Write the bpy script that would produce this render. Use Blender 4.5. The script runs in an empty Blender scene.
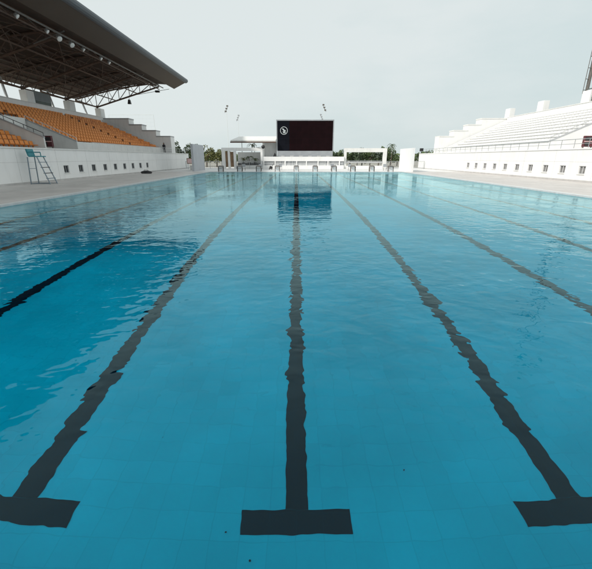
import bpy, math, random
import numpy as np
from mathutils import Vector, Matrix

random.seed(7)
S = bpy.context.scene
C = S.collection
R = math.radians

# ------------------------------------------------------------------ camera
EYE = 1.81
cd = bpy.data.cameras.new('camera')
cam = bpy.data.objects.new('camera', cd); C.objects.link(cam)
cd.sensor_fit = 'HORIZONTAL'; cd.sensor_width = 36.0
cd.lens = 36.0 * 366.0 / 592.0
cd.clip_start = 0.05; cd.clip_end = 4000
cam.location = (0, 0, EYE)
cam.rotation_euler = (R(90 - 19.1), 0, R(0.05))
S.camera = cam

# ------------------------------------------------------------------ light
SUN_EL = 40.0
SUN_H = Vector((-0.82, -0.57, 0)).normalized()
SUN_DIR = Vector((SUN_H.x * math.cos(R(SUN_EL)), SUN_H.y * math.cos(R(SUN_EL)), math.sin(R(SUN_EL))))
sd = bpy.data.lights.new('sun', 'SUN'); sun = bpy.data.objects.new('sun', sd); C.objects.link(sun)
sd.energy = 3.4; sd.angle = R(3.0); sd.color = (1.0, 0.95, 0.88)
sd.cycles.use_multiple_importance_sampling = False
sun.rotation_euler = SUN_DIR.to_track_quat('Z', 'Y').to_euler()
sun.location = (-60, -30, 60)

W = bpy.data.worlds.new('World'); S.world = W; W.use_nodes = True
nt = W.node_tree; nt.nodes.clear()
def N(t, kind, **kw):
    n = t.nodes.new(kind)
    for k, v in kw.items(): setattr(n, k, v)
    return n
out = N(nt, 'ShaderNodeOutputWorld')
sky = N(nt, 'ShaderNodeTexSky', sky_type='NISHITA', sun_disc=False)
sky.sun_elevation = R(SUN_EL); sky.sun_rotation = math.atan2(SUN_H.x, SUN_H.y) % (2 * math.pi)
sky.dust_density = 4.0; sky.air_density = 1.0
b1 = N(nt, 'ShaderNodeBackground'); b1.inputs[1].default_value = 0.10
nt.links.new(sky.outputs[0], b1.inputs[0])
# the high white cloud veil
tc = N(nt, 'ShaderNodeTexCoord')
mp = N(nt, 'ShaderNodeMapping'); mp.inputs['Scale'].default_value = (1.0, 1.0, 3.2)
nt.links.new(tc.outputs['Generated'], mp.inputs[0])
nz = N(nt, 'ShaderNodeTexNoise'); nz.inputs['Scale'].default_value = 2.3; nz.inputs['Detail'].default_value = 6; nz.inputs['Roughness'].default_value = .55
nt.links.new(mp.outputs[0], nz.inputs['Vector'])
dp = N(nt, 'ShaderNodeVectorMath', operation='DOT_PRODUCT'); dp.inputs[1].default_value = SUN_DIR
nt.links.new(tc.outputs['Generated'], dp.inputs[0])
mr = N(nt, 'ShaderNodeMapRange'); mr.inputs[1].default_value = -0.9; mr.inputs[2].default_value = 0.75; mr.interpolation_type = 'SMOOTHSTEP'
nt.links.new(dp.outputs['Value'], mr.inputs[0])
ad = N(nt, 'ShaderNodeMath', operation='MULTIPLY_ADD'); ad.inputs[1].default_value = 1.3; 
nt.links.new(nz.outputs[0], ad.inputs[0]); nt.links.new(mr.outputs[0], ad.inputs[2])
cr = N(nt, 'ShaderNodeValToRGB')
cr.color_ramp.elements[0].position = 0.62; cr.color_ramp.elements[0].color = (0.675, 0.775, 0.78, 1)
cr.color_ramp.elements[1].position = 1.12 - .12; cr.color_ramp.elements[1].color = (0.775, 0.84, 0.838, 1)
nt.links.new(ad.outputs[0], cr.inputs[0])
b2 = N(nt, 'ShaderNodeBackground'); b2.inputs[1].default_value = 1.0
nt.links.new(cr.outputs[0], b2.inputs[0])
mx = N(nt, 'ShaderNodeMixShader'); mx.inputs[0].default_value = 0.93
nt.links.new(b1.outputs[0], mx.inputs[1]); nt.links.new(b2.outputs[0], mx.inputs[2]); nt.links.new(mx.outputs[0], out.inputs[0])

S.view_settings.view_transform = 'Standard'; S.view_settings.look = 'None'
S.view_settings.exposure = 0.0; S.view_settings.gamma = 1.0; S.view_settings.use_curve_mapping = False
S.cycles.max_bounces = 10; S.cycles.transmission_bounces = 8; S.cycles.diffuse_bounces = 4; S.cycles.glossy_bounces = 4
S.cycles.sample_clamp_indirect = 4.0
S.cycles.caustics_reflective = True; S.cycles.caustics_refractive = True

# ------------------------------------------------------------------ materials
def mat(name, col, rough=0.7, var=0.10, scale=1.5, metal=0.0, bump=0.0, dirt=None, spec=0.5, coat=0.0):
    m = bpy.data.materials.new(name); m.use_nodes = True
    t = m.node_tree; p = t.nodes['Principled BSDF']
    p.inputs['Roughness'].default_value = rough; p.inputs['Metallic'].default_value = metal
    p.inputs['Specular IOR Level'].default_value = spec; p.inputs['Coat Weight'].default_value = coat
    g = N(t, 'ShaderNodeNewGeometry')
    n = N(t, 'ShaderNodeTexNoise'); n.inputs['Scale'].default_value = scale; n.inputs['Detail'].default_value = 6
    t.links.new(g.outputs['Position'], n.inputs['Vector'])
    r = N(t, 'ShaderNodeValToRGB')
    a = [max(0, c * (1 - var)) for c in col]; b = [min(1, c * (1 + var)) for c in col]
    r.color_ramp.elements[0].position = .3; r.color_ramp.elements[0].color = (*a, 1)
    r.color_ramp.elements[1].position = .7; r.color_ramp.elements[1].color = (*b, 1)
    t.links.new(n.outputs[0], r.inputs[0])
    last = r.outputs[0]
    if dirt:                                   # streaky stains running down
        mp = N(t, 'ShaderNodeMapping'); mp.inputs['Scale'].default_value = (2.2, 2.2, 0.35)
        t.links.new(g.outputs['Position'], mp.inputs[0])
        n2 = N(t, 'ShaderNodeTexNoise'); n2.inputs['Scale'].default_value = 1.6; n2.inputs['Detail'].default_value = 8
        t.links.new(mp.outputs[0], n2.inputs['Vector'])
        r2 = N(t, 'ShaderNodeMapRange'); r2.inputs[1].default_value = .52; r2.inputs[2].default_value = .72; r2.inputs[4].default_value = .28
        t.links.new(n2.outputs[0], r2.inputs[0])
        mxx = N(t, 'ShaderNodeMix', data_type='RGBA'); mxx.inputs[7].default_value = (*dirt, 1)
        t.links.new(r2.outputs[0], mxx.inputs[0]); t.links.new(last, mxx.inputs[6]); last = mxx.outputs[2]
    t.links.new(last, p.inputs['Base Color'])
    if bump:
        bn = N(t, 'ShaderNodeBump'); bn.inputs['Distance'].default_value = bump; bn.inputs['Strength'].default_value = 1
        n3 = N(t, 'ShaderNodeTexNoise'); n3.inputs['Scale'].default_value = scale * 14; n3.inputs['Detail'].default_value = 4
        t.links.new(g.outputs['Position'], n3.inputs['Vector'])
        t.links.new(n3.outputs[0], bn.inputs['Height']); t.links.new(bn.outputs[0], p.inputs['Normal'])
    return m

M = dict(
    wall=mat('painted_wall', (.81, .81, .80), .75, .03, .7, dirt=(.62, .62, .60), bump=.003),
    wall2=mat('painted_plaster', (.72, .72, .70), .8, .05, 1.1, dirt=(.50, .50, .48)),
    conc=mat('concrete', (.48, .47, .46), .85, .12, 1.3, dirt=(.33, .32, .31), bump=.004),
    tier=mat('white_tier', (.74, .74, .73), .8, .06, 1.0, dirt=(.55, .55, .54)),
    cap=mat('cap', (.42, .43, .44), .7, .08, 1.0),
    white_plastic=mat('white_plastic', (.78, .78, .77), .45, .05, 2.3),
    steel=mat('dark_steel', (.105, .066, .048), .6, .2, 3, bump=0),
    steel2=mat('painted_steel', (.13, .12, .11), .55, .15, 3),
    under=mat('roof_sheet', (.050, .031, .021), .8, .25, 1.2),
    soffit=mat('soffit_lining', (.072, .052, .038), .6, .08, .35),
    fascia=mat('fascia_metal', (.095, .108, .122), .5, .08, .5, metal=.0),
    galv=mat('galvanised', (.40, .42, .43), .45, .12, 4, metal=.6),
    rail=mat('rail_paint', (.74, .75, .75), .5, .06, 4),
    darkrail=mat('dark_rail', (.05, .05, .055), .5, .1, 4),
    glass=mat('dark_glass', (.055, .06, .065), .15, .2, 3),
    glass_pale=mat('sunwashed_glass', (.20, .20, .20), .3, .2, 3),  # lighter copy of the window glass: sunlit overexposure put into the colour
    frame=mat('window_frame', (.22, .23, .24), .5, .1, 3),
    frame2=mat('window_frame_pale', (.50, .50, .50), .5, .1, 3),  # right stand frames lightened the same way, overexposure in the base colour
    teal=mat('teal_plastic', (.03, .22, .26), .45, .1, 3),
    alu=mat('aluminium', (.20, .25, .29), .4, .1, 5, metal=.5),
    black=mat('black_plastic', (.02, .02, .022), .5, .2, 5),
    maroon=mat('maroon_paint', (.09, .018, .024), .5, .15, 5),
    pink=mat('pale_pink', (.72, .50, .50), .6, .08, 5),
    bark=mat('bark', (.11, .08, .055), .9, .3, 6),
    brown=mat('brown_timber', (.22, .14, .08), .7, .25, 3),
    block=mat('block_shade_grey', (.47, .49, .52), .7, .06, 1.2),  # left screen wall: bluish shade of its pool side put into the colour
    grey=mat('grey_panel', (.30, .32, .34), .6, .08, 1.5),
    greenbox=mat('grey_green_metal', (.10, .125, .115), .6, .15, 2),
    lamp_glass=mat('lamp_glass', (.70, .70, .68), .2, .05, 5),
    skin=mat('skin', (.42, .26, .18), .6, .08, 5),
    cloth=mat('dark_cloth', (.025, .027, .035), .9, .2, 8),
    hair=mat('hair', (.02, .015, .012), .8, .2, 8),
    mast=mat('mast_pale', (.68, .72, .72), .6, .05, 2),
    gutter=mat('gutter_grate', (.60, .62, .62), .5, .08, 6),
)

def leaf_mat(name, c0, c1):
    m = bpy.data.materials.new(name); m.use_nodes = True
    t = m.node_tree; p = t.nodes['Principled BSDF']; p.inputs['Roughness'].default_value = .6
    g = N(t, 'ShaderNodeNewGeometry'); r = N(t, 'ShaderNodeValToRGB')
    r.color_ramp.elements[0].color = (*c0, 1); r.color_ramp.elements[1].color = (*c1, 1)
    t.links.new(g.outputs['Random Per Island'], r.inputs[0]); t.links.new(r.outputs[0], p.inputs['Base Color'])
    return m
M['leaf_olive'] = leaf_mat('leaf_olive', (.055, .065, .016), (.17, .17, .05))
M['leaf_dark'] = leaf_mat('leaf_dark', (.022, .042, .020), (.075, .105, .045))
M['leaf_mid'] = leaf_mat('leaf_mid', (.035, .065, .02), (.12, .16, .06))

M['orange'] = leaf_mat('orange_plastic', (.50, .15, .025), (.80, .30, .065))
def tile_mat(name, base, grout, size, gap, rough, rnd=.06, dirt=.1, spec=.5):
    m = bpy.data.materials.new(name); m.use_nodes = True
    t = m.node_tree; p = t.nodes['Principled BSDF']; p.inputs['Roughness'].default_value = rough
    p.inputs['Specular IOR Level'].default_value = spec
    g = N(t, 'ShaderNodeNewGeometry'); b = N(t, 'ShaderNodeTexBrick', offset=0.0, squash=1.0)
    b.inputs['Scale'].default_value = 1.0; b.inputs['Brick Width'].default_value = size; b.inputs['Row Height'].default_value = size
    b.inputs['Mortar Size'].default_value = gap; b.inputs['Mortar Smooth'].default_value = .3; b.inputs['Bias'].default_value = 0
    b.inputs['Color1'].default_value = (*[c * (1 - rnd) for c in base], 1); b.inputs['Color2'].default_value = (*[min(1, c * (1 + rnd)) for c in base], 1)
    b.inputs['Mortar'].default_value = (*grout, 1)
    t.links.new(g.outputs['Position'], b.inputs['Vector'])
    n = N(t, 'ShaderNodeTexNoise'); n.inputs['Scale'].default_value = .55; n.inputs['Detail'].default_value = 7
    t.links.new(g.outputs['Position'], n.inputs['Vector'])
    r = N(t, 'ShaderNodeMapRange'); r.inputs[1].default_value = .3; r.inputs[2].default_value = .7; r.inputs[3].default_value = 1 - dirt; r.inputs[4].default_value = 1 + dirt
    t.links.new(n.outputs[0], r.inputs[0])
    v = N(t, 'ShaderNodeVectorMath', operation='SCALE'); t.links.new(b.outputs['Color'], v.inputs[0]); t.links.new(r.outputs[0], v.inputs['Scale'])
    t.links.new(v.outputs[0], p.inputs['Base Color'])
    return m
M['pooltile'] = tile_mat('pool_tile', (.004, .405, .515), (.003, .365, .467), .25, .005, .8, .04, .15, 0.0)
M['pooline'] = tile_mat('lane_tile', (.001, .012, .022), (.002, .016, .028), .25, .005, .8, .1, .1, 0.0)
M['deck'] = tile_mat('deck_tile', (.53, .505, .485), (.38, .36, .35), .60, .012, .55, .04, .09)
def wet_deck(m):
    t = m.node_tree; p = t.nodes['Principled BSDF']; src = p.inputs['Base Color'].links[0].from_socket
    g = N(t, 'ShaderNodeNewGeometry'); n = N(t, 'ShaderNodeTexNoise'); n.inputs['Scale'].default_value = .45; n.inputs['Detail'].default_value = 5; n.inputs['Distortion'].default_value = .6
    t.links.new(g.outputs['Position'], n.inputs['Vector'])
    q = N(t, 'ShaderNodeMapRange'); q.inputs[1].default_value = .50; q.inputs[2].default_value = .58; q.inputs[3].default_value = 0; q.inputs[4].default_value = 1
    t.links.new(n.outputs[0], q.inputs[0])
    mm = N(t, 'ShaderNodeMix', data_type='RGBA', blend_type='MULTIPLY'); mm.inputs[7].default_value = (.94, .935, .93, 1)
    t.links.new(q.outputs[0], mm.inputs[0]); t.links.new(src, mm.inputs[6]); t.links.new(mm.outputs[2], p.inputs['Base Color'])
    rr = N(t, 'ShaderNodeMapRange'); rr.inputs[3].default_value = .6; rr.inputs[4].default_value = .42
    t.links.new(q.outputs[0], rr.inputs[0]); t.links.new(rr.outputs[0], p.inputs['Roughness'])
wet_deck(M['deck'])
M['fardeck'] = tile_mat('far_deck', (.66, .66, .65), (.5, .5, .5), .60, .012, .6, .03, .06)
M['ground'] = mat('ground_soil', (.30, .29, .25), .95, .2, .05)

# ------------------------------------------------------------------ mesh helpers
class MB:
    def __init__(s): s.v = []; s.f = []
    def poly(s, pts, faces):
        o = len(s.v); s.v += [tuple(p) for p in pts]; s.f += [tuple(i + o for i in f) for f in faces]; return s
    def box(s, x0, x1, y0, y1, z0, z1):
        x0, x1 = sorted((x0, x1)); y0, y1 = sorted((y0, y1)); z0, z1 = sorted((z0, z1))
        return s.poly([(x0,y0,z0),(x1,y0,z0),(x1,y1,z0),(x0,y1,z0),(x0,y0,z1),(x1,y0,z1),(x1,y1,z1),(x0,y1,z1)],
                      [(0,3,2,1),(4,5,6,7),(0,1,5,4),(1,2,6,5),(2,3,7,6),(3,0,4,7)])
    def prism(s, prof, y0, y1):             # profile in XZ, extruded along Y
        n = len(prof)
        a = sum(prof[i][0] * prof[(i+1) % n][1] - prof[(i+1) % n][0] * prof[i][1] for i in range(n))
        if a < 0: prof = prof[::-1]
        pts = [(x, y0, z) for x, z in prof] + [(x, y1, z) for x, z in prof]
        fs = [tuple(range(n)), tuple(range(2*n-1, n-1, -1))] + [(i, n+i, n+(i+1) % n, (i+1) % n) for i in range(n)]
        return s.poly(pts, fs)
    def tube(s, p, q, r, n=6, r2=None):
        p = Vector(p); q = Vector(q); d = (q - p)
        if d.length < 1e-6: return s
        d.normalize(); a = d.orthogonal().normalized(); b = d.cross(a); r2 = r if r2 is None else r2
        pts = []
        for c, rr in ((p, r), (q, r2)):
            for i in range(n):
                t = 2 * math.pi * i / n; pts.append(c + a * math.cos(t) * rr + b * math.sin(t) * rr)
        return s.poly(pts, [tuple(range(n))[::-1], tuple(range(n, 2*n))] + [(i, (i+1) % n, n + (i+1) % n, n + i) for i in range(n)])
    def bar(s, p, q, w, h=None):            # square bar
        return s.tube(p, q, w * .7071, 4)
    def lathe(s, c, axis, prof, n=14):      # prof: (along, radius)
        c = Vector(c); d = Vector(axis).normalized(); a = d.orthogonal().normalized(); b = d.cross(a)
        pts = []; 
        for z, r in prof:
            for i in range(n):
                t = 2 * math.pi * i / n; pts.append(c + d * z + a * math.cos(t) * r + b * math.sin(t) * r)
        fs = [tuple(range(n))[::-1], tuple(range(len(pts) - n, len(pts)))]
        for k in range(len(prof) - 1):
            for i in range(n):
                fs.append((k*n+i, k*n+(i+1) % n, (k+1)*n+(i+1) % n, (k+1)*n+i))
        return s.poly(pts, fs)
    def build(s, name, m, parent=None, smooth=False, bevel=0):
        o_ = Vector((0, 0, 0))
        if parent is not None:
            o_ = Vector(parent.get('_w', (0, 0, 0)))
        me = bpy.data.meshes.new(name)
        me.from_pydata([tuple(Vector(v) - o_) for v in s.v], [], s.f); me.update()
        me.materials.append(m)
        if smooth: me.polygons.foreach_set('use_smooth', [True] * len(me.polygons))
        o = bpy.data.objects.new(name, me); C.objects.link(o)
        if parent is not None: o.parent = parent; o['_w'] = tuple(o_)
        if bevel:
            b = o.modifiers.new('bevel', 'BEVEL'); b.width = bevel; b.segments = 2; b.limit_method = 'ANGLE'
        return o

def tag(o, label=None, cat=None, group=None, kind=None):
    if label: o['label'] = label
    if cat: o['category'] = cat
    if group: o['group'] = group
    if kind: o['kind'] = kind
    return o
def thing(name, loc, label, cat, group=None, rz=0):
    o = bpy.data.objects.new(name, None); C.objects.link(o); o.location = loc; o.rotation_euler.z = rz
    o['_w'] = tuple(loc); o.empty_display_size = .2
    return tag(o, label, cat, group)
def local_thing(name, label, cat, group=None):      # built in local coordinates, moved afterwards
    return thing(name, (0, 0, 0), label, cat, group)
def copy_tree(o, parent=None):
    c = o.copy(); C.objects.link(c)
    if parent is not None: c.parent = parent
    for ch in list(o.children): copy_tree(ch, c)
    return c

# ------------------------------------------------------------------ pool
PX0, PX1, PY0, PY1, PD = -11.45, 13.95, 0.55, 50.55, -1.95
DZ = 0.06                                            # deck level above the water
fl = MB().box(PX0, PX1, PY0, PY1, PD - .2, PD).build('pool_floor', M['pooltile']); tag(fl, 'pale blue tiled floor of the swimming pool', 'pool floor', kind='structure')
ln = MB()
for k in range(10):
    x = -10 + 2.5 * k
    for a, b, c, d in ((x - .11, x + .11, 2.54, PY1 - 2.25), (x - .5, x + .5, 2.31, 2.539), (x - .5, x + .5, PY1 - 2.249, PY1 - 2.0)):
        ln.poly([(a, c, PD + .004), (b, c, PD + .004), (b, d, PD + .004), (a, d, PD + .004)], [(0, 1, 2, 3)])
tag(ln.build('lane_markings', M['pooline']), 'black lane lines with cross bars on the pool floor', 'lane markings', kind='structure')
mk = MB()
for x_, y_, r_ in ((-.62, 2.32, .010), (-.39, 2.11, .012), (1.1, 2.9, .007), (-1.5, 3.3, .007), (1.9, 4.1, .01)):
    mk.poly([(x_ + r_ * math.cos(a * 1.05), y_ + r_ * .8 * math.sin(a * 1.05), PD + .008) for a in range(6)], [tuple(range(6))])
tag(mk.build('floor_marks', M['pooline']), 'small dark specks on the tiled pool floor', 'floor marks', kind='structure')
ps = MB()
ps.box(PX0 - .3, PX0, PY0 - .3, PY1 + .3, PD - .2, DZ - .02).box(PX1, PX1 + .3, PY0 - .3, PY1 + .3, PD - .2, DZ - .02)
ps.box(PX0, PX1, PY0 - .3, PY0, PD - .2, DZ - .02).box(PX0, PX1, PY1, PY1 + .3, PD - .2, DZ - .02)
tag(ps.build('pool_basin', M['pooltile']), 'tiled side walls of the swimming pool', 'pool basin', kind='structure')
# coping: overflow gutter around the water
gp = MB(); g = .32
for a, b, c, d in ((PX0 - g, PX0 + .02, PY0 - g, PY1 + g), (PX1 - .02, PX1 + g, PY0 - g, PY1 + g), (PX0 + .02, PX1 - .02, PY0 - g, PY0 + .02), (PX0 + .02, PX1 - .02, PY1 - .02, PY1 + g)):
    gp.box(a, b, c, d, DZ - .003, DZ + .012)
for a, b, c, d in ((PX0 - .02, PX0 + .0198, PY0, PY1), (PX1 - .0198, PX1 + .02, PY0, PY1), (PX0 + .02, PX1 - .02, PY0 - .02, PY0 + .0198), (PX0 + .02, PX1 - .02, PY1 - .0198, PY1 + .02)):
    gp.box(a, b, c, d, -.12, DZ - .0031)
tag(gp.build('pool_coping', M['gutter']), 'pale overflow gutter along the pool edge', 'coping', kind='structure')

# water: a closed body with a rippled skin
wm = bpy.data.materials.new('pool_water'); wm.use_nodes = True
t = wm.node_tree; t.nodes.clear()
wo = N(t, 'ShaderNodeOutputMaterial'); gl = N(t, 'ShaderNodeBsdfGlass'); gl.inputs['IOR'].default_value = 1.333; gl.inputs['Roughness'].default_value = 0.0
gl.inputs['Color'].default_value = (.70, .99, 1, 1)
ab = N(t, 'ShaderNodeVolumeAbsorption'); ab.inputs['Color'].default_value = (.30, .90, .95, 1); ab.inputs['Density'].default_value = .80
t.links.new(gl.outputs[0], wo.inputs[0]); t.links.new(ab.outputs[0], wo.inputs['Volume'])
ge = N(t, 'ShaderNodeNewGeometry'); sx = N(t, 'ShaderNodeSeparateXYZ'); t.links.new(ge.outputs['Position'], sx.inputs[0])
def math_(op, a, b=None, c=None):
    n = N(t, 'ShaderNodeMath', operation=op)
    for i, v in enumerate((a, b, c)):
        if v is None: continue
        if isinstance(v, (int, float)): n.inputs[i].default_value = v
        else: t.links.new(v, n.inputs[i])
    return n.outputs[0]
def smooth_(v, a, b, lo=0., hi=1.):
    n = N(t, 'ShaderNodeMapRange', interpolation_type='SMOOTHSTEP'); t.links.new(v, n.inputs[0])
    for i, q in enumerate((a, b, lo, hi)): n.inputs[i + 1].default_value = q
    return n.outputs[0]
def noise_(scale, stretch=(1, 1, 1), rot=0, detail=1.0, dist=0.0):
    m_ = N(t, 'ShaderNodeMapping'); m_.inputs['Scale'].default_value = stretch; m_.inputs['Rotation'].default_value = (0, 0, rot)
    t.links.new(ge.outputs['Position'], m_.inputs[0])
    n = N(t, 'ShaderNodeTexNoise'); n.inputs['Scale'].default_value = scale; n.inputs['Detail'].default_value = detail; n.inputs['Distortion'].default_value = dist
    t.links.new(m_.outputs[0], n.inputs['Vector']); return n.outputs[0]
left = smooth_(sx.outputs[0], -5.0, -9.5); right = smooth_(sx.outputs[0], 4.5, 8.5)
patch = smooth_(noise_(.22, detail=2), .38, .62)
big = noise_(.9, (1, .8, 1), .3, 1.0)
mid_ = noise_(3.9, (.8, .95, 1), -.25, 2.0, .25)
fine = noise_(8.0, (.35, 1.2, 1), .08, 1.0)
swell = noise_(3.2, (.16, 1, 1), .22, 1.0, .15)
sides = math_('MAXIMUM', left, right)
calm = math_('MAXIMUM', smooth_(sx.outputs[1], 5, 18, 1.0, .14), math_('MULTIPLY', sides, smooth_(sx.outputs[1], 10, 30, .9, .26)))
ampb = math_('ADD', .020, math_('MULTIPLY', math_('ADD', math_('MULTIPLY', left, .8), right), .020))
near = smooth_(sx.outputs[1], 1.5, 2.7, .45, 1.0)
ampm = math_('MULTIPLY', near, math_('MULTIPLY', math_('MULTIPLY', smooth_(sx.outputs[0], -1.2, -3.2, 1.0, .55), math_('ADD', .0185, math_('MULTIPLY', left, .0130))), math_('ADD', .6, math_('MULTIPLY', patch, .7))))
far = smooth_(sx.outputs[1], 9, 38)
ampf = math_('MULTIPLY', math_('ADD', math_('ADD', math_('ADD', .0006, math_('MULTIPLY', math_('MAXIMUM', smooth_(sx.outputs[0], -1.5, -3.6), smooth_(sx.outputs[0], 3.0, 6.0)), .0020)), math_('MULTIPLY', far, .0170)), math_('MULTIPLY', math_('ADD', left, right), .0020)), math_('ADD', .3, patch))
h = math_('ADD', math_('MULTIPLY', big, ampb), math_('MULTIPLY', mid_, ampm))
# a few ring ripples spreading on the left of the pool
bu = N(t, 'ShaderNodeBump'); bu.inputs['Strength'].default_value = 1.0; bu.inputs['Distance'].default_value = 1.0
bu.inputs['Filter Width'].default_value = 0.015
amps = math_('MULTIPLY', near, math_('ADD', .0040, math_('ADD', math_('MULTIPLY', right, .0045), math_('MULTIPLY', left, .0060))))
h = math_('ADD', math_('MULTIPLY', math_('ADD', h, math_('MULTIPLY', swell, amps)), calm), math_('MULTIPLY', fine, ampf))
t.links.new(h, bu.inputs['Height']); t.links.new(bu.outputs[0], gl.inputs['Normal'])
wt = MB().box(PX0 - .08, PX1 + .08, PY0 - .08, PY1 + .08, PD - .08, 0.0).build('pool_water', wm)
tag(wt, 'clear teal water filling the swimming pool', 'water', kind='structure')

# decks and ground (flat sheets with a hole for the pool)
WL, WR = -18.9, 21.5                                  # faces of the two stand walls
dk = MB(); e = g - .01
dk.box(WL - .5, PX0 - e, -12, 50.88, -.3, DZ).box(PX1 + e, WR + .5, -12, 50.88, -.3, DZ)
dk.box(PX0 - e, PX1 + e, -12, PY0 - e, -.3, DZ)
tag(dk.build('pool_deck', M['deck']), 'beige tiled deck along both sides of the pool', 'deck', kind='structure')
tag(MB().box(WL - .5, WR + .5, 50.881, 74, -.3, DZ).build('end_deck', M['fardeck']), 'pale paved deck beyond the far end of the pool', 'deck', kind='structure')
gr = MB(); B = 1500
for a, b, c, d in ((-B, B, 74, B), (-B, B, -B, -12), (-B, WL - .5, -12, 74), (WR + .5, B, -12, 74)):
    gr.poly([(a, c, -.02), (b, c, -.02), (b, d, -.02), (a, d, -.02)], [(0, 1, 2, 3)])
tag(gr.build('ground', M['ground']), 'dusty open ground around the pool', 'ground', kind='structure')

for xx, nm in ((-15.6, 'narrow slot drain running along the left deck'), (17.6, 'narrow slot drain running along the right deck')):
    tag(MB().box(xx - .08, xx + .08, -10, 50.5, DZ - .01, DZ + .004).build('slot_drain', M['conc']), nm, 'drain', kind='structure')

# ------------------------------------------------------------------ stands
NR, RUN, RISE, D0, Z0 = 10, .85, .375, 1.6, 2.92
WT = 2.41                                            # wall top
Y0, YE = 8.0, 59.5
def rake(d): return Z0 + max(0, (d - D0)) / RUN * RISE
def tier_profile(s, X, dstart, dz=0.0):
    k0 = max(0, int(round((dstart - D0) / RUN)))
    pts = [(s * (X + D0 + k0 * RUN), 0.10)]
    for k in range(k0, NR):
        pts += [(s * (X + D0 + k * RUN), Z0 + dz + k * RISE), (s * (X + D0 + (k + 1) * RUN), Z0 + dz + k * RISE)]
    pts.append((s * (X + D0 + NR * RUN), 0.10))
    return pts
COLY = [12.7 + 8 * i for i in range(7)]              # 12.7 ... 60.7
COLY[-1] = 60.6

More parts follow.
